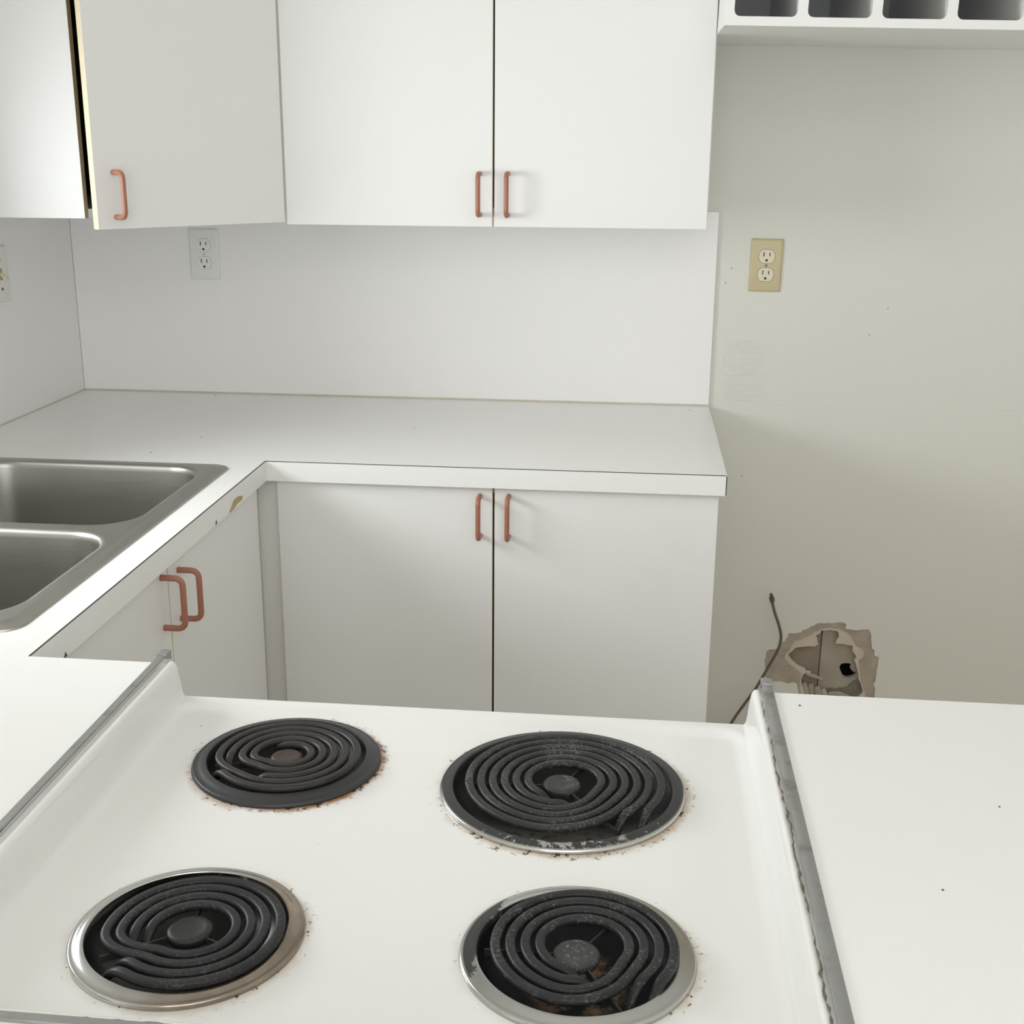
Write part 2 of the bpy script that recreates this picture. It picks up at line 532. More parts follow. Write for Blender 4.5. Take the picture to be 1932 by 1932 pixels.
# ------------------------------------------------------------------ backsplash panels
ZC = .914
X1, CDY, LX, PY = 1.476, -.634, .629, -1.576
bs = thing('backsplash_panel', (0.7, 0, ZC), 'wide white laminate backsplash panel on the back wall above the worktop', 'backsplash')
bm = new(); box(bm, 0.0, X1, 0.0, WY - .0002, ZC + .0004, 1.3425, .0008)
link('panel', bm, m_splash, bs)
bm = new()
sweep(bm, [(x, -.0006, ZC + .0012) for x in (0.002, .2, .45, .7, .95, 1.2, X1 - .002)], [(0, .0024), (-.0022, 0), (-.0015, -.001), (.001, -.001), (.0006, .0018)], up=(0, 0, 1))
tag(link('caulk_bead', bm, m_caulk, bs), 'yellowed caulk line along the worktop')
bl = thing('backsplash_panel', (0, -.4, ZC), 'narrow white laminate backsplash panel on the left wall behind the sink', 'backsplash')
bm = new()
box(bm, WX + .0002, 0, -.70, -.0002, ZC + .0004, 1.3425, .0006)
box(bm, WX + .0002, 0, -2.3, -.70, ZC + .0004, 1.06, .0006)
link('panel', bm, m_splash, bl)
bm = new(); box(bm, 0.0, .0016, -2.3, -.003, ZC, ZC + .0022)
link('caulk_bead', bm, m_caulk, bl)

# ------------------------------------------------------------------ worktop
SX0, SX1, SY0 = .783, 1.458, -2.170        # stove notch
XE, YE = 2.45, -2.34
outer = [(0, 0), (X1, 0), (X1, CDY), (LX, CDY), (LX, PY), (SX0, PY), (SX0, SY0), (SX1, SY0), (SX1, PY), (XE, PY), (XE, YE), (0, YE)]
sink_cut = rrect(.095, .565, -1.495, -.70, .03, 4)
ct = thing('countertop', (.7, -.3, .875), 'white laminate worktop running around three sides, with sink and stove cut into it', 'countertop')
bm = new()
plate_holes(bm, outer, [sink_cut], .8765, ZC)
link('worktop_slab', bm, m_counter, ct)
# edge bands (thin laminate strips on the exposed edges) and the dark joint line above them
T = .0012
bands = [((X1, 0.0), (X1, CDY)), ((X1, CDY), (LX, CDY)), ((LX, CDY), (LX, PY)), ((LX, PY), (SX0, PY)), ((SX1, PY), (XE, PY))]
for (xa, ya), (xb, yb) in bands:
    bm = new(); bs_ = new()
    if xa == xb:
        s = 1
        y0, y1 = min(ya, yb), max(ya, yb)
        box(bm, xa - .0002, xa + T, y0 - (T if xa == X1 else -T), y1, .8755, .9122)
        box(bs_, xa - .0002, xa + T - .0002, y0 - (T if xa == X1 else -T), y1, .9123, .9136)
    else:
        s = -1 if ya in (CDY,) else 1
        x0, x1 = min(xa, xb), max(xa, xb)
        ya0, ya1 = (ya - T, ya + .0002) if s < 0 else (ya - .0002, ya + T)
        yb0, yb1 = (ya - T + .0002, ya + .0002) if s < 0 else (ya - .0002, ya + T - .0002)
        box(bm, x0, x1, ya0, ya1, .8755, .9122)
        box(bs_, x0, x1, yb0, yb1, .9123, .9136)
    link('edge_band', bm, m_counter, ct)
    link('edge_seam', bs_, m_counter if xa == X1 == xb else m_seam, ct)
bm = new(); box(bm, X1 - .0005, X1 + T + .0003, CDY - T - .0003, CDY - T + .0012, .876, .912)
link('edge_seam', bm, m_seam, ct)
# chips out of the left run's edge band
bm = new()
prism(bm, [(-.858, .8762), (-.853, .881), (-.845, .8835), (-.838, .889), (-.826, .8925), (-.805, .892), (-.790, .8885), (-.781, .8862), (-.787, .8800), (-.80, .8812), (-.815, .8805), (-.829, .8775), (-.838, .8762)], LX + T - .0002, LX + T + .0006, 'x')
tag(link('edge_chip', bm, m_brown, ct), 'brown chipped patch in the edge above the sink doors')
for y, z in ((-.925, .8775), (-1.489, .8765)):
    bm = new()
    prism(bm, [(y - .005, z), (y + .005, z), (y + .001, z + .0065)], LX + T - .0002, LX + T + .0006, 'x')
    link('edge_chip', bm, m_seam, ct)
for x, y, r in ((.331, -.027, .0022), (.396, -.601, .0018), (.446, -.461, .0012), (1.432, -.053, .0018), (.854, -.315, .0013), (1.489, -1.606, .0014), (1.56, -1.94, .0011), (1.64, -1.80, .001)):
    bm = new()
    lathe(bm, x, y, [(r, ZC), (r * .8, ZC + .0006), (r * .3, ZC + .0008)], 7, cap1=True)
    link('dirt_speck', bm, m_seam, ct)

# ------------------------------------------------------------------ sink
sk = thing('kitchen_sink', (.33, -1.1, ZC), 'double-bowl stainless steel sink set into the left worktop', 'sink')
so = (.078, .583, -1.512, -.682)
b_far, b_near = (.125, .547, -1.088, -.722), (.125, .547, -1.478, -1.128)


def rr_in(b, i, r, z, n=8):
    return [(x, y, z) for x, y in rrect(b[0] + i, b[1] - i, b[2] + i, b[3] - i, r, n)]


bm = new()
loft(bm, [rr_in(so, 0, .032, ZC + .0002), rr_in(so, .001, .031, ZC + .0022), rr_in(so, .004, .03, ZC + .0034), rr_in(so, .016, .026, ZC + .0042), rr_in(so, .0185, .024, ZC + .0060), rr_in(so, .021, .023, ZC + .0064)])
zr = ZC + .0064
oi = rrect(so[0] + .021, so[1] - .021, so[2] + .021, so[3] - .021, .023, 8)
hl = [rrect(b[0] - .008, b[1] + .008, b[2] - .008, b[3] + .008, .078, 10) for b in (b_far, b_near)]
tris = tessellate_polygon([[Vector((a, b, 0)) for a, b in l] for l in [oi] + hl])
fl = [bm.verts.new((a, b, zr)) for l in [oi] + hl for a, b in l]
for t in tris: bm.faces.new([fl[i] for i in t])
bmesh.ops.remove_doubles(bm, verts=bm.verts, dist=1e-5)
link('sink_rim', bm, m_steel, sk, 35)
for b in (b_far, b_near):
    bm = new()
    prof = [(-.008, .078, 0), (-.004, .074, -.0006), (-.001, .071, -.0025), (.001, .069, -.006), (.002, .068, -.012), (.008, .062, -.06), (.014, .058, -.12), (.018, .055, -.145), (.026, .05, -.163), (.038, .045, -.173), (.055, .04, -.177)]
    loft(bm, [rr_in(b, i, r, zr + dz, 10) for i, r, dz in prof], cap1=True)
    bo = link('sink_bowl', bm, m_steel, sk, 50)
    bm = new()
    cx, cy = (b[0] + b[1]) / 2, (b[2] + b[3]) / 2
    lathe(bm, cx, cy, [(.045, zr - .1768), (.044, zr - .174), (.036, zr - .1755), (.03, zr - .1765)], 32, cap1=True)
    link('drain', bm, m_drain, bo, 40)
bm = new()
box(bm, .126 + .0115, .126 + .0145, -.99, -.975, .800, .818, .001)
tag(link('overflow_mark', bm, m_drain, sk), 'small dark mark on the far bowl wall')

# ------------------------------------------------------------------ handles, doors, cabinets
def handle(parent, p, out, length, r=.0047, proj=.033, vert=True):
    """bow handle; p = centre on the door face, out = unit vector away from the door"""
    p = Vector(p); out = Vector(out)
    up = Vector((0, 0, 1))
    a = p + up * length / 2; b = p - up * length / 2
    bm = new()
    pts = bend([a - out * .0005, a + out * proj, b + out * proj, b - out * .0005], .013, 7)
    side = out.cross(up)
    rows = []
    for i, q in enumerate(pts):
        t = (pts[min(i + 1, len(pts) - 1)] - pts[max(i - 1, 0)]).normalized()
        n_ = side.cross(t).normalized()
        rows.append([q + side * r * cos(2 * pi * k / 14) + n_ * r * sin(2 * pi * k / 14) for k in range(14)])
    loft(bm, rows, cap0=True, cap1=True)
    return link('handle', bm, m_terra, parent, 50)


def door_y(parent, x0, x1, yf, z0, z1, th=.018):
    """door whose face looks to -y at y = yf; cream edges"""
    bm = new()
    box(bm, x0, x1, yf, yf + th, z0, z1, .0008, seg=1)
    bm.normal_update()
    for f_ in bm.faces:
        f_.material_index = 0 if abs(f_.normal.y) > .5 else 1
    return link('door', bm, [m_lam, m_edge], parent)


def carcass(parent, x0, x1, y0, y1, z0, z1, front='-y', th=.016, inner=None):
    """hollow cabinet: two sides, top, bottom, back as parts"""
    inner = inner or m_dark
    if front == '-y':
        for a, b in ((x0, x0 + th), (x1 - th, x1)):
            bm = new(); box(bm, a, b, y0, y1, z0, z1); bm.normal_update()
            for f_ in bm.faces:
                outw = (f_.normal.x < -.5 and a == x0) or (f_.normal.x > .5 and a != x0)
                f_.material_index = 0 if outw else (2 if f_.normal.y < -.5 else 1)
            link('side_panel', bm, [m_lam, inner, m_lam], parent)
        for nm, a, b in (('bottom_panel', z0, z0 + th), ('top_panel', z1 - th, z1)):
            bm = new(); box(bm, x0 + th, x1 - th, y0, y1, a, b); bm.normal_update()
            for f_ in bm.faces:
                up_in = (f_.normal.z > .5) == (nm == 'bottom_panel')
                f_.material_index = 1 if (abs(f_.normal.z) > .5 and up_in) else 0
            link(nm, bm, [m_lam, inner], parent)
        bm = new(); box(bm, x0 + th, x1 - th, y1 - .006, y1, z0 + th, z1 - th)
        link('back_panel', bm, inner, parent)


# --- upper double cabinet
ZT = 2.10
uc = thing('wall_cabinet', (1.02, -.15, 1.34), 'white double-door wall cabinet with two copper-brown handles', 'wall cabinet')
carcass(uc, .612, 1.436, -.303, -.0005, 1.343, ZT)
gap = .0019
d = door_y(uc, .6035, 1.0185 - gap, -.324, 1.3235, ZT - .01)
handle(d, (.992, -.324, 1.3855), (0, -1, 0), .0775)
d = door_y(uc, 1.0185 + gap, 1.4335, -.324, 1.3235, ZT - .01)
handle(d, (1.047, -.324, 1.3855), (0, -1, 0), .0785)

# --- diagonal corner wall cabinet
cc = thing('corner_wall_cabinet', (.25, -.25, 1.347), 'white diagonal corner wall cabinet with one handle and a slightly open door', 'wall cabinet')
zb_ = 1.346
th = .016
PA, PB = Vector((.3095, -.606)), Vector((.6085, -.318))
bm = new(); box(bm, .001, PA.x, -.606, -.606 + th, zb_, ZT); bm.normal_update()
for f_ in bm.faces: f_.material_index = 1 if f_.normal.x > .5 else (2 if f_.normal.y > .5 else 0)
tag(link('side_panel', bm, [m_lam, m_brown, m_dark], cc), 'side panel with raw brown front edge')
bm = new(); box(bm, PB.x - th, PB.x, -.318, -.001, zb_, ZT)
link('side_panel', bm, [m_lam], cc)
for nm, a, b in (('bottom_panel', zb_, zb_ + th), ('top_panel', ZT - th, ZT)):
    bm = new()
    prism(bm, [(.001, -.001), (PB.x - th, -.001), (PB.x - th, -.318), (PA.x, -.606 + th), (.001, -.606 + th)], a, b)
    bm.normal_update()
    link(nm, bm, [m_lam], cc)
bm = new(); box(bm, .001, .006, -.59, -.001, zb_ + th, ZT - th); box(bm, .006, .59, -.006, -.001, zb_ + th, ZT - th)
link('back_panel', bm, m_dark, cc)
# ajar door; its gap shows the inside painted dark for shade
DL, DR = Vector((.3475, -.6375)), Vector((.6005, -.3285))
dd = (DR - DL).normalized(); dn = Vector((dd.y, -dd.x))      # dn points into the room
bm = new()
q = [DL, DR, DR - dn * .018, DL - dn * .018]
prism(bm, [(v.x, v.y) for v in q], 1.3285, ZT - .012); bm.normal_update()
for f_ in bm.faces: f_.material_index = 0 if abs(f_.normal.x * dn.x + f_.normal.y * dn.y) > .9 else 1
dc = link('door', bm, [m_lam, m_edge], cc)
hp = DL + dd * .036
handle(dc, (hp.x, hp.y, 1.388), (dn.x, dn.y, 0), .0775)

# --- base cabinet under the back worktop
bc = thing('base_cabinet', (1.05, -.3, 0), 'white double-door base cabinet under the back worktop', 'base cabinet')
carcass(bc, .66, 1.466, -.602, -.0005, .10, .8745)
bm = new(); box(bm, .60, .66, -.602, -.586, .10, .8745)
link('filler_strip', bm, m_lam, bc)
bm = new(); box(bm, .60, 1.464, -.54, -.52, 0, .10)
link('toe_kick', bm, m_lam, bc)
d = door_y(bc, .6445, 1.0545 - gap, -.62, .115, .8735)
handle(d, (1.0295, -.62, .8185), (0, -1, 0), .0765)
d = door_y(bc, 1.0545 + gap, 1.4655, -.62, .115, .8735)
handle(d, (1.083, -.62, .8190), (0, -1, 0), .0775)

# --- sink base cabinet on the left run
sb = thing('base_cabinet', (.3, -1.12, 0), 'white double-door base cabinet under the sink on the left', 'base cabinet')
bm = new(); box(bm, .02, .60, -.66, -.645, .10, .8745); link('side_panel', bm, m_lam, sb)
bm = new(); box(bm, .02, .60, -1.60, -1.585, .10, .8745); link('side_panel', bm, m_lam, sb)
bm = new(); box(bm, .02, .60, -1.585, -.66, .10, .116); link('bottom_panel', bm, m_lam, sb)
bm = new(); box(bm, .584, .6005, -.66, -.604, .10, .8745); link('filler_strip', bm, m_lam, sb)
bm = new(); box(bm, .51, .53, -1.60, -.60, 0, .10); link('toe_kick', bm, m_lam, sb)
bm = new(); box(bm, .596, .599, -1.135, -1.105, .116, .87); link('centre_stile', bm, m_edge, sb)
for y0, y1, hy, hz in ((-1.1195, -.6675, -1.082, .811), (-1.575, -1.1240, -1.151, .822)):
    bm = new()
    box(bm, .602, .620, y0, y1, .115, .8735, .0008, seg=1); bm.normal_update()
    for f_ in bm.faces: f_.material_index = 0 if abs(f_.normal.x) > .5 else 1
    d = link('door', bm, [m_lam, m_edge], sb)
    handle(d, (.62, hy, hz), (1, 0, 0), .079)

# ------------------------------------------------------------------ pigeonhole shelf over the fridge space
cu = thing('pigeonhole_shelf', (1.4345, .0, 1.683), 'white pigeonhole shelf with round-cornered openings mounted high on the wall', 'shelf')
cx0, cy0, cz0, NC, PIT = 1.4345, -.55, 1.683, 7, .1210
cx1 = cx0 + .014 + NC * PIT + .002
czt = cz0 + .015 + .115 + .02
cells = [(cx0 + .0145 + i * PIT, cx0 + .0145 + i * PIT + .1045) for i in range(NC)]
bm = new()
plate_holes(bm, [(cx0, cz0), (cx1, cz0), (cx1, czt), (cx0, czt)], [rrect(a, b, cz0 + .0145, cz0 + .13, .010, 6) for a, b in cells], cy0, cy0 + .018, 'y')
link('face_panel', bm, m_lam, cu)
bm = new(); box(bm, cx0, cx1, cy0 + .0181, -.0005 + .008, cz0, cz0 + .0135); link('bottom_panel', bm, m_lam, cu)
bm = new(); box(bm, cx0, cx1, cy0 + .0181, .0075, czt - .015, czt); link('top_panel', bm, m_lam, cu)
bm = new(); box(bm, cx0, cx0 + .0135, cy0 + .0181, .0075, cz0 + .0136, czt - .0151); link('side_panel', bm, m_lam, cu)
bm = new(); box(bm, cx1 - .0135, cx1, cy0 + .0181, .0075, cz0 + .0136, czt - .0151); link('side_panel', bm, m_lam, cu)
for i in range(NC - 1):
    xm = (cells[i][1] + cells[i + 1][0]) / 2
    bm = new(); box(bm, xm - .006, xm + .006, cy0 + .0181, .0035, cz0 + .0136, czt - .0151)
    link('divider', bm, m_lam, cu)
bm = new(); box(bm, cx0 + .0136, cx1 - .0136, .0036, .0074, cz0 + .0136, czt - .0151); link('back_panel', bm, m_lam, cu)
cu.rotation_euler = (radians(1.2), radians(1.1), 0)

# ------------------------------------------------------------------ stove
st = thing('drop_in_stove', (1.12, -1.86, .10), 'white drop-in electric stove top with four black coil burners', 'stove')
SL = Vector(st.location)
ZK = .862
KX0, KX1, KY0, KY1 = .7840, 1.4560, -2.1650, -1.556
#        cx     cy     R      rin  coil(cx,cy,r0,rin) ...
pans = [
    dict(n='BL', c=(.962, -1.694), R=.0969, ri=.832, up=1.0),
    dict(n='BR', c=(1.248, -1.718), R=.1213, ri=.892, up=.55),
    dict(n='FL', c=(.963, -1.993), R=.0938, ri=.848, up=.8),
    dict(n='FR', c=(1.276, -1.985), R=.0933, ri=.845, up=.6),
]


def flange(d):
    d -= .0045
    pr = [(-.001, .0475), (0, .0490), (.0015, .0500), (.004, .0502), (.0062, .0492), (.0078, .0465), (.0090, .042), (.0108, .018), (.0117, .0105), (.0137, .006), (.0172, .0028), (.0222, .0009), (.028, 0)]
    if d <= pr[0][0]: return pr[0][1]
    for (a, ha), (b, hb) in zip(pr, pr[1:]):
        if d <= b: return ha + (hb - ha) * (d - a) / (b - a)
    return 0.0


def kz(x, y):
    sl, sr, sn, sbk = x - KX0, KX1 - x, y - KY0, KY1 - y
    e = 1.0
    if sbk < .010: e = math.sqrt(max(0, 1 - ((.010 - sbk) / .010) ** 2))
    fl_ = max(flange(sl - .0025), flange(sr), flange(sn)) * (.22 + .78 * e if sbk < .01 else 1)
    side = min(sl, sr)
    rr = .05
    if side < rr and sbk < rr: dlip = rr - hypot(rr - side, rr - sbk)
    else: dlip = min(sbk, side) if side < rr else sbk
    dlip = max(0, sbk if side > rr else dlip)
    t = min(1, max(0, (dlip - .014) / .016))
    lip = .0055 * (1 - t * t * (3 - 2 * t))
    if sbk < .004: lip -= .003 * (1 - sbk / .004)
    return ZK + max(fl_, lip)


def spread(a, b, fine_a, fine_b, step):
    xs = [a + d for d in fine_a] + [b - d for d in reversed(fine_b)]
    lo, hi = a + fine_a[-1], b - fine_b[-1]
    k = int((hi - lo) / step)
    xs += [lo + (hi - lo) * i / k for i in range(1, k)]
    return sorted(xs)


fine = [i * .001 for i in range(26)] + [.0275, .030, .033, .037, .042, .05]
gxs = spread(KX0, KX1, fine, fine, .012)
gys = spread(KY0, KY1, fine, [0, .0006, .0015, .003, .0045, .006, .008, .010, .014, .018, .022, .026, .030, .036, .042, .05], .012)
V2, E2 = [], []
for pn in pans:
    rh = pn['R'] - .006
    k0 = len(V2); n = 72
    for i in range(n):
        V2.append(Vector((pn['c'][0] + rh * cos(2 * pi * i / n), pn['c'][1] + rh * sin(2 * pi * i / n))))
        E2.append((k0 + i, k0 + (i + 1) % n))
for x in gxs:
    for y in gys:
        if all(hypot(x - pn['c'][0], y - pn['c'][1]) > pn['R'] - .003 for pn in pans):
            V2.append(Vector((x, y)))
ov, oe, of, _, _, _ = delaunay_2d_cdt(V2, E2, [], 0, 1e-6)
bm = new()
bv = [bm.verts.new((v.x, v.y, kz(v.x, v.y))) for v in ov]
for f_ in of:
    c = sum((ov[i] for i in f_), Vector((0, 0))) / len(f_)
    if any(hypot(c.x - pn['c'][0], c.y - pn['c'][1]) < pn['R'] - .0062 for pn in pans): continue
    try: bm.faces.new([bv[i] for i in f_])
    except ValueError: pass
# skirts: back drop and hidden sides
be = [e for e in bm.edges if e.is_boundary]
ext = [e for e in be if all(v.co.y > KY1 - 1e-5 for v in e.verts) or all(v.co.x < KX0 + 1e-5 for v in e.verts) or all(v.co.x > KX1 - 1e-5 for v in e.verts) or all(v.co.y < KY0 + 1e-5 for v in e.verts)]
r = bmesh.ops.extrude_edge_only(bm, edges=ext)
for g in r['geom']:
    if isinstance(g, bmesh.types.BMVert): g.co.z = .80

# enamel with scorch rings and specks around every burner
_m = Mat('white_porcelain_enamel', (0.80, 0.80, 0.775), 0.16, spec=0.5)
col = _m.mix(_m.noise(7), (0.79, 0.79, 0.772), (0.81, 0.81, 0.795))
nf = _m.noise(34, 4, .65)
nfine = _m.noise(150, 3, .7)
stain = {'BL': (.95, (1, -.35), (.38, .17, .055)), 'BR': (.65, (.6, -.8), (.42, .27, .12)), 'FL': (.35, (1, -.3), (.44, .31, .18)), 'FR': (.45, (1, .0), (.48, .38, .22))}
for pn in pans:
    amt, dv, sc_ = stain[pn['n']]
    dist, dx, dy = _m.dist2(pn['c'][0] - SL.x, pn['c'][1] - SL.y)
    dirn = _m.mt('DIVIDE', _m.mt('ADD', _m.mt('MULTIPLY', dx, dv[0]), _m.mt('MULTIPLY', dy, dv[1])), pn['R'])
    side = _m.sstep(dirn, -.6, .9, .35, 1.0)
    e1 = _m.mt('SUBTRACT', dist, _m.mt('MULTIPLY', _m.mt('SUBTRACT', nf, .5), .022))
    halo = _m.sstep(e1, pn['R'] - .001, pn['R'] + .009, 1, 0)
    halo = _m.mt('MULTIPLY', _m.mt('MULTIPLY', halo, side), amt)
    col = _m.mix(halo, col, sc_)
    nfq = {'BL': -.02, 'BR': .0, 'FL': .05, 'FR': .04}[pn['n']]
    spk = _m.mt('MULTIPLY', _m.sstep(e1, pn['R'] + .001, pn['R'] + .014, 1, 0), _m.sstep(_m.mt('ADD', nfine, _m.mt('MULTIPLY', side, .08)), .655 + nfq, .70 + nfq))
    col = _m.mix(spk, col, (.05, .03, .02))
v = _m.n('TexVoronoi', feature='F1'); v.inputs['Scale'].default_value = 30.0
_m.put(v.inputs['Vector'], _m.coord())
sp = _m.mt('MULTIPLY', _m.sstep(v.outputs['Distance'], .02, .05, 1, 0), _m.sstep(_m.noise(6, 2), .52, .58))
col = _m.mix(sp, col, (.16, .13, .10))
_m.color(col)
_m.b.inputs['Coat Weight'].default_value = 0.0
link('cooktop', bm, _m.m, st, 60)
bm = new()
lathe(bm, .795, -1.5635, [(.0042, .8688), (.0034, .8698), (.0015, .8701)], 9, cap1=True)
tag(link('enamel_chip', bm, m_seam, st), 'black chip in the enamel at the far left corner')

bm = new(); box(bm, .805, 1.437, -2.14, -1.565, .10, .80, .004)
link('stove_body', bm, m_lam, st)

# metal trim between stove and worktop
tp = [(-.0054, -.0009), (-.0054, .0006), (-.0046, .0014), (.0046, .0014), (.0054, .0006), (.0054, -.0009)]


def strip(pts, parent, nm='trim_strip', k=1.0):
    bm = new(); sweep(bm, pts, [(a * k, b) for a, b in tp], up=(0, 0, 1))
    return link(nm, bm, m_trimmetal, parent, 50)


ty = [-1.548, -1.60, -1.7, -1.8, -1.9, -2.0, -2.1, -2.165]
strip([(.7812, y, ZC + .0010) for y in ty], st, k=.80)
strip([(1.4597, y, ZC + .0010) for y in ty], st)
strip([(x, -2.1668, ZC + .0010) for x in (.777, .9, 1.05, 1.2, 1.35, 1.465)], st, k=.8)
for x in (.7812, 1.4597):
    bm = new()
    box(bm, x - .0060, x + .0060, -1.562, -1.5462, ZC + .0002, ZC + .0040, .0009)
    box(bm, x - .0056, x + .0056, -1.5468, -1.5452, ZC - .008, ZC + .0036, .0005)
    link('trim_clip', bm, m_trimmetal, st, 40)
# crumbled caulk along the inner edge of the right and rear trim
for nm, a, b, ax in (('caulk_line', -2.15, -1.60, 'y'), ('caulk_line', .80, 1.44, 'x')):
    bm = new()
    rnd = random.Random(11 if ax == 'y' else 12)
    pts, N = [], 90
    for i in range(N + 1):
        t = a + (b - a) * i / N
        j = rnd.uniform(-.0009, .0009) + .0008 * sin(t * 40)
        pts.append((1.4508 + j, t, ZC + .0004) if ax == 'y' else (t, -2.1615 + j, ZC - .0004))
    ww = [rnd.uniform(.05, .75) * (1.2 if rnd.random() < .3 else .8) for _ in range(N + 1)]
    sweep(bm, pts, ([(-.0016, 0), (-.0010, .0011), (.0010, .0013), (.0016, 0)], lambda t: ww[int(t * N)]), up=(0, 0, 1))
    link(nm, bm, m_grime, st, 60)


# --- drip pans
def pan_mat(kind, c, R):
    _m = Mat('drip_pan_' + {'BL': 'black_enamel', 'BR': 'worn_black', 'FL': 'browned_chrome', 'FR': 'dull_chrome'}[kind], (.5, .5, .5), .2, 1.0)
    dist, dx, dy = _m.dist2(c[0] - SL.x, c[1] - SL.y)
    def along(vx, vy): return _m.mt('DIVIDE', _m.mt('ADD', _m.mt('MULTIPLY', dx, vx), _m.mt('MULTIPLY', dy, vy)), R)
    n1 = _m.noise(42, 5, .65); n2 = _m.noise(120, 4, .7); n3 = _m.noise(14, 4, .6)
    edge = _m.sstep(dist, R - .0035, R - .0012)
    if kind == 'BL':
        blk = _m.mt('SUBTRACT', 1.0, _m.mt('MULTIPLY', _m.sstep(n2, .69, .74), .6))
        chrome, dark = (.42, .42, .41), (.030, .031, .033)
        rg = .42
    elif kind == 'BR':
        a = along(.15, -1.0)
        worn = _m.mt('MULTIPLY', _m.sstep(_m.mt('ADD', a, _m.mt('MULTIPLY', _m.mt('SUBTRACT', n2, .5), 1.9)), .98, 1.05),
                     _m.sstep(_m.mt('ADD', dist, _m.mt('MULTIPLY', _m.mt('SUBTRACT', n1, .5), .02)), R * .90, R * .93))
        worn = _m.mt('MAXIMUM', worn, _m.mt('MULTIPLY', edge, _m.sstep(a, -.1, .3)))
        worn = _m.mt('MAXIMUM', worn, _m.sstep(n2, .70, .74, 0, .4))
        blk = _m.mt('SUBTRACT', 1.0, worn)
        chrome, dark = (.52, .52, .50), (.032, .033, .034)
        rg = .40
    elif kind == 'FL':
        a = along(.85, -.15)
        br = _m.mt('MULTIPLY', _m.sstep(_m.mt('ADD', a, _m.mt('MULTIPLY', _m.mt('SUBTRACT', n3, .5), .9)), -.35, .5), .85)
        chrome = _m.mix(br, (.62, .62, .60), _m.mix(n1, (.10, .075, .05), (.42, .33, .24)))
        blk = _m.mt('MULTIPLY', _m.sstep(n1, .66, .70), _m.sstep(a, -.1, .3))
        dark = (.035, .02, .012)
        rg = .16
    else:
        a = along(-1.0, .18)
        patch = _m.sstep(_m.mt('ADD', a, _m.mt('MULTIPLY', _m.mt('SUBTRACT', n1, .5), .55)), .76, .80)
        spk = _m.mt('MULTIPLY', _m.sstep(n2, .62, .66), _m.sstep(along(.2, .95), .1, .8))
        blk = _m.mt('MAXIMUM', patch, spk)
        blk = _m.mt('MULTIPLY', blk, _m.sstep(dist, R - .004, R - .002, 1, 0))
        yl = _m.sstep(_m.mt('ADD', along(.75, .6), _m.mt('MULTIPLY', _m.mt('SUBTRACT', n3, .5), .8)), .2, .9, 0, .55)
        chrome = _m.mix(yl, (.52, .52, .50), (.36, .32, .24))
        dark = (.03, .03, .03)
        rg = .24
    _m.color(_m.mix(blk, chrome, dark))
    _m.metal(_m.fmix(blk, 1.0, 0.0))
    _m.rough(_m.fmix(blk, rg if kind in ('FL', 'FR') else .2, .42))
    return _m.m


def bowl_mat(kind, c, R):
    _m = Mat('pan_bowl_' + {'BL': 'mottled_black', 'BR': 'spotted_chrome_reflection', 'FL': 'flecked_black', 'FR': 'rusty'}[kind], (.02, .02, .02), .4, 0)
    dist, dx, dy = _m.dist2(c[0] - SL.x, c[1] - SL.y)
    n1 = _m.noise(60, 5, .7); n2 = _m.noise(150, 3, .7)
    if kind == 'BR':
        a = _m.mt('DIVIDE', _m.mt('ADD', _m.mt('MULTIPLY', dx, .1), _m.mt('MULTIPLY', dy, -1.0)), R)
        f = _m.mt('MULTIPLY', _m.sstep(a, .15, .45), _m.sstep(n1, .50, .62, 1, 0))  # near-side grey is a painted reflection, broken up by spots
        f = _m.mt('MULTIPLY', f, .9)
        _m.color(_m.mix(f, (.005, .005, .005), (.30, .28, .24)))
        _m.metal(_m.mt('MULTIPLY', f, .6)); _m.rough(.35)
    elif kind == 'FR':
        f = _m.sstep(n1, .44, .60)
        a = _m.sstep(dist, R * .50, R * .36)
        col = _m.mix(_m.mt('MULTIPLY', f, a), (.006, .007, .010), _m.mix(n2, (.05, .03, .02), (.42, .27, .16)))
        _m.color(col); _m.rough(.35)
    elif kind == 'FL':
        _m.color(_m.mix(_m.sstep(n1, .62, .74), (.005, .005, .006), (.06, .05, .04))); _m.rough(.3)  # near-black with sparse browner flecks
    else:
        _m.color(_m.mix(_m.sstep(n1, .6, .75), (.004, .004, .004), (.03, .025, .02))); _m.rough(.5)  # near-black with faint brown mottling
    return _m.m


ZP = .8665
pan_label = {'BL': 'black drip pan with rust round its rim', 'BR': 'large black drip pan worn to bare metal in front', 'FL': 'shiny chrome drip pan browned on its right half', 'FR': 'dull chrome drip pan with a black patch on the left'}
for pn in pans:
    (cx, cy), R, ri = pn['c'], pn['R'], pn['R'] * pn['ri']
    bm = new()
    lathe(bm, cx, cy, [(R - .0004, ZK + .0003), (R, ZK + .0014), (R - .0006, ZK + .0033), (R - .0016, ZP - .0002), (R - .0026, ZP + .0001), (R - .0036, ZP - .0001), (R * .5 + ri * .5, ZP + .0018 * pn['up']), (ri + .0025, ZP + .0038 * pn['up']), (ri + .0008, ZP + .0037 * pn['up']), (ri, ZP + .0022 * pn['up']), (ri, ZP - .0042)], 96)
    po = tag(link('drip_pan', bm, pan_mat(pn['n'], pn['c'], R), st, 45), pan_label[pn['n']])
    bm = new()
    prof = [(ri + .0001, ZP - .0043), (ri - .002, ZP - .009), (ri * .90, ZP - .018), (ri * .74, ZP - .026), (ri * .5, ZP - .031), (ri * .24, ZP - .033)]
    lathe(bm, cx, cy, prof, 64, cap1=True)
    link('pan_bowl', bm, bowl_mat(pn['n'], pn['c'], R), po, 50)


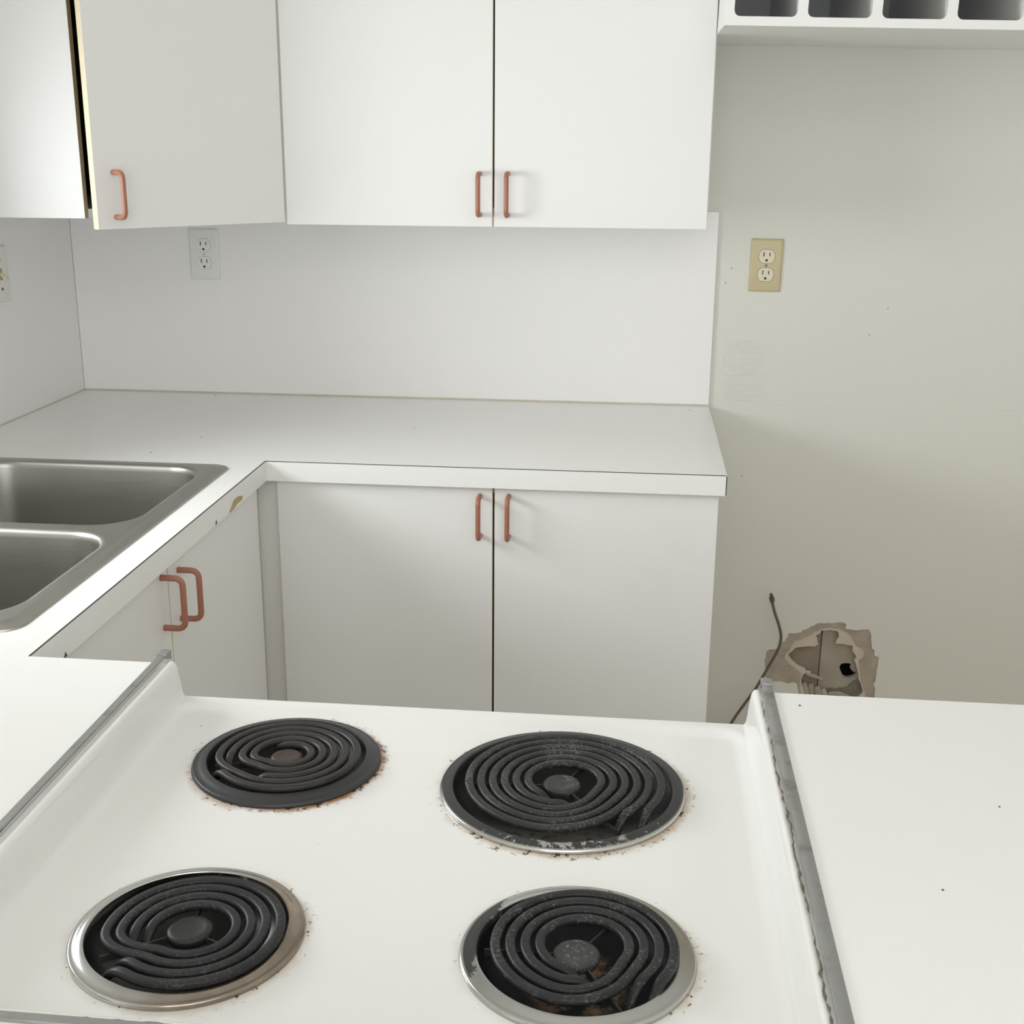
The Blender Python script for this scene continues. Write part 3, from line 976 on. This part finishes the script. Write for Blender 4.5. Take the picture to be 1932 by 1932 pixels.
# --- coil elements
def coil_mat(nm, dust, tint):
    _m = Mat(nm, (.03, .03, .03), .5, 0.0, .35)
    n1 = _m.noise(330, 4, .75); n2 = _m.noise(25, 3)
    f = _m.mt('MULTIPLY', _m.sstep(_m.mt('ADD', n1, _m.mt('MULTIPLY', n2, .35)), .70, .90), dust)
    _m.color(_m.mix(f, _m.mix(n2, tint, tuple(c * 1.5 for c in tint)), (.22, .215, .20)))
    _m.rough(_m.fmix(f, .45, .8))
    _m.bump(n1, .25, .0005)
    return _m.m


coil_mats = {'BL': coil_mat('coil_brown_black', .15, (.021, .018, .016)), 'BR': coil_mat('coil_dusty', .75, (.017, .017, .0165)), 'FL': coil_mat('coil_black', .25, (.012, .0125, .0135)), 'FR': coil_mat('coil_crusted', .65, (.014, .0145, .0155))}
med_mats = {'BL': coil_mat('cap_rusty', .35, (.045, .030, .024)), 'BR': coil_mat('cap_dusty', 1.0, (.030, .030, .029)), 'FL': coil_mat('cap_black', .2, (.018, .018, .0185)), 'FR': coil_mat('cap_crusted', 1.4, (.035, .035, .034))}
m_support = simple('steel_support_blade', (.05, .048, .045), .5, metal=.5, var=.2, scale=60)
CZ = .8728
HW, HH = .0042, .0036
cprof = [(HW * cos(2 * pi * i / 14), max(-HH, min(HH * .82, HH * 1.25 * sin(2 * pi * i / 14)))) for i in range(14)]


def spiral(bm, cx, cy, tr, R0, k0, P, a0, a1, dive0=.016, dive1=.016, lead0=.02, lead1=.02):
    """coil of concentric rings, stepping inward over the sector tr next to the terminals"""
    def rt(k): return R0 + .002 if k < k0 else R0 - P * (k - k0)
    sec = tr[1] - tr[0]
    n = int((a1 - a0) / 5) + 1
    base = []
    for i in range(n + 1):
        d = a0 + (a1 - a0) * i / n
        k = math.floor((d - tr[1]) / 360)
        ph = d - tr[1] - 360 * k
        t = max(0, (ph - 360 + sec) / sec)
        t = t * t * (3 - 2 * t)
        rr_ = rt(k) + (rt(k + 1) - rt(k)) * t
        a = radians(d)
        base.append(Vector((cx + rr_ * cos(a), cy + rr_ * sin(a), CZ)))
    # straight leads that dip into the pan at both ends
    t0 = (base[0] - base[1]).normalized(); t1 = (base[-1] - base[-2]).normalized()
    out = []
    for k in range(6, 0, -1):
        s = k / 6
        out.append(base[0] + t0 * lead0 * s - Vector((0, 0, dive0 * s * s)))
    out += base
    for k in range(1, 7):
        s = k / 6
        out.append(base[-1] + t1 * lead1 * s - Vector((0, 0, dive1 * s * s)))
    sweep(bm, out, cprof, up=(0, 0, 1))


coils = {
    'BL': dict(c=(.9650, -1.699), cap=(.9630, -1.698), med=.0165, tr=(188, 236), tubes=[(.0702, 0, .0117, 222, 905, .012, .016), (.0470, 0, .0118, 262, 1165, .016, .004)]),
    'BR': dict(c=(1.2505, -1.720), cap=(1.2475, -1.722), med=.0185, tr=(250, 335), tubes=[(.0945, -1, .0233, -28, 985, .016, .016), (.0828, -1, .0233, -40, 950, .016, .016)]),
    'FL': dict(c=(.9705, -2.000), cap=(.9660, -1.9965), med=.0185, tr=(190, 244), tubes=[(.0686, 0, .0233, 240, 905, .012, .016), (.0570, 0, .0233, 236, 893, .014, .016)]),
    'FR': dict(c=(1.2815, -1.985), cap=(1.2755, -1.993), med=.0185, tr=(250, 335), tubes=[(.0700, -1, .0235, -30, 622, .016, .016), (.0584, -1, .0235, -38, 605, .016, .016)]),
}
for pn in pans:
    cd = coils[pn['n']]
    (cx, cy) = cd['c']
    bm = new()
    for tb in cd['tubes']:
        spiral(bm, cx, cy, cd['tr'], *tb)
    (cx, cy) = cd['cap']
    co = link('heating_coil', bm, coil_mats[pn['n']], st, 60)
    rm = cd['med']
    bm = new()
    zt = CZ - .0015
    lathe(bm, cx, cy, [(rm * .93, zt - .008), (rm, zt - .0045), (rm, zt - .0018), (rm * .93, zt - .0004), (rm * .7, zt + .0003), (rm * .66, zt - .0001), (rm * .45, zt + .0002), (rm * .40, zt - .0001), (rm * .18, zt + .0002)], 40, cap0=True, cap1=True)
    link('centre_cap', bm, med_mats[pn['n']], co, 50)
    rout = cd['tubes'][0][0] + .002
    for k in range(3):
        a = radians({'BL': 80, 'BR': 65, 'FL': 95, 'FR': 60}[pn['n']] + 120 * k)
        bm = new()
        box(bm, rm * .8, rout, -.0007, .0007, CZ - HH - .0065, CZ - HH - .0003)
        bmesh.ops.rotate(bm, verts=bm.verts, cent=(0, 0, 0), matrix=Matrix.Rotation(a, 3, 'Z'))
        bmesh.ops.translate(bm, verts=bm.verts, vec=(cx, cy, 0))
        link('support_blade', bm, m_support, co)


# ------------------------------------------------------------------ outlets and switch
def recept(cx, cz, r=.0172, hh=.0143):
    pts = []
    for i in range(40):
        a = 2 * pi * i / 40
        pts.append((cx + r * cos(a), cz + max(-hh, min(hh, r * sin(a)))))
    out = []
    for p in pts:
        if not out or hypot(p[0] - out[-1][0], p[1] - out[-1][1]) > 1e-5: out.append(p)
    return out


def plate_bm(cx, cz, yw, w=.070, h=.1145, t=.0055):
    bm = new()
    def lp(i, y): return [(x, y, z) for x, z in rrect(cx - w / 2 + i, cx + w / 2 - i, cz - h / 2 + i, cz + h / 2 - i, .002, 3)]
    loft(bm, [lp(0, yw), lp(0, yw - .0015), lp(.0012, yw - .0036), lp(.0032, yw - .0050), lp(.0055, yw - t)], cap0=True, cap1=True)
    return bm


def outlet(name, cx, cz, yw, mp_, mr, ms, label):
    t = thing(name, (cx, yw, cz - .057), label, 'outlet')
    link('cover_plate', plate_bm(cx, cz, yw), mp_, t, 35)
    for s in (1, -1):
        zc_ = cz + s * .0195
        bm = new(); prism(bm, recept(cx, zc_, .0180, .0151), yw - .0056, yw - .0053, 'y')
        rim = None
        bmr = new(); prism(bmr, recept(cx, zc_), yw - .0071, yw - .0050, 'y', bev=.0006)
        ro = link('receptacle', bmr, mr, t)
        link('shadow_gap', bm, m_bronze if mp_ is m_cream else m_caulk, ro)
        for dx, hh_ in ((-.0064, .0046), (.0064, .0038)):
            b2 = new(); box(b2, cx + dx - .0010, cx + dx + .0010, yw - .00725, yw - .0060, zc_ + .0045 - hh_, zc_ + .0045 + hh_)
            link('slot', b2, m_slot, ro)
        b2 = new(); prism(b2, [(cx + .0026 * cos(a), zc_ - .0082 + (.0026 * sin(a) if sin(a) > 0 else -.0022)) for a in [2 * pi * i / 16 for i in range(16)]], yw - .00725, yw - .0060, 'y')
        link('ground_hole', b2, m_slot, ro)
    bm = new()
    lathe(bm, 0, 0, [(.0030, 0), (.0028, .0008), (.0015, .0011)], 16, cap0=True, cap1=True)
    bmesh.ops.rotate(bm, verts=bm.verts, cent=(0, 0, 0), matrix=Matrix.Rotation(radians(90), 3, 'X'))
    bmesh.ops.translate(bm, verts=bm.verts, vec=(cx, yw - .0053, cz))
    link('screw', bm, ms, t)
    return t


outlet('wall_outlet', 1.5835, 1.2295, WY - .0001, m_cream, m_ivory2, m_bronze, 'cream duplex outlet on the bare painted wall right of the backsplash').rotation_euler = (0, radians(.6), 0)
outlet('wall_outlet', .3165, 1.2365, -.0001, m_whitepl, m_whitepl, m_pinkscrew, 'white duplex outlet on the backsplash below the corner cabinet')

sw = thing('light_switch', (0, -.355, 1.162), 'white toggle switch plate on the left wall at the picture edge', 'switch')
bm = plate_bm(0, 1.2185, 0)
bmesh.ops.rotate(bm, verts=bm.verts, cent=(0, 0, 0), matrix=Matrix.Rotation(radians(90), 3, 'Z'))
bmesh.ops.translate(bm, verts=bm.verts, vec=(0.0001, -.3525, 0))
link('cover_plate', bm, m_whitepl, sw, 35)
bm = new(); box(bm, .0050, .0062, -.3575, -.3475, 1.2065, 1.2305, .0005)
link('toggle_slot', bm, m_brown, sw)
bm = new()
prism(bm, [(.0056, 1.2145), (.0056, 1.2225), (.0195, 1.2120), (.0195, 1.2065), (.0165, 1.2055)], -.3557, -.3493, 'y', bev=.0008)
tag(link('toggle', bm, m_ivory2, sw), 'ivory toggle lever')
for z in (1.2185 + .030, 1.2185 - .030):
    bm = new()
    lathe(bm, 0, 0, [(.0032, 0), (.003, .0008), (.0015, .0011)], 16, cap0=True, cap1=True)
    bmesh.ops.rotate(bm, verts=bm.verts, cent=(0, 0, 0), matrix=Matrix.Rotation(radians(90), 3, 'Y'))
    bmesh.ops.translate(bm, verts=bm.verts, vec=(.0055, -.3525, z))
    link('screw', bm, m_seam, sw)

# ------------------------------------------------------------------ loose water line in the fridge space
wl = thing('water_line', (1.52, -.03, 0), 'thin grey-brown water line bending up beside the hole in the wall', 'pipe')
pts = [(1.644, .470), (1.648, .453), (1.655, .43), (1.665, .404), (1.672, .378), (1.672, .357), (1.665, .331), (1.651, .300), (1.638, .271), (1.622, .236), (1.599, .196), (1.573, .149), (1.55, .09), (1.54, .03), (1.538, .004)]
bm = new(); sweep(bm, catmull([(x, -.03, z) for x, z in pts], 5), ring2(.0035, 12))
link('tube', bm, m_tube, wl, 60)
bm = new()
ax = Vector((-.22, 0, 1)).normalized()
cpt = Vector((1.6445, -.03, .469))
rows = []
for t, r in ((-.012, .0036), (-.011, .0052), (-.002, .0062), (.001, .0062), (.002, .0045), (.006, .0045), (.0065, .0034), (.011, .0034)):
    s_ = ax.cross(Vector((0, 1, 0))).normalized(); u_ = Vector((0, 1, 0))
    rows.append([cpt + ax * t + s_ * r * cos(2 * pi * k / 6) + u_ * r * sin(2 * pi * k / 6) for k in range(6)])
loft(bm, rows, cap0=True, cap1=True)
tag(link('fitting_nut', bm, m_nut, wl), 'dark compression nut at the tube end')
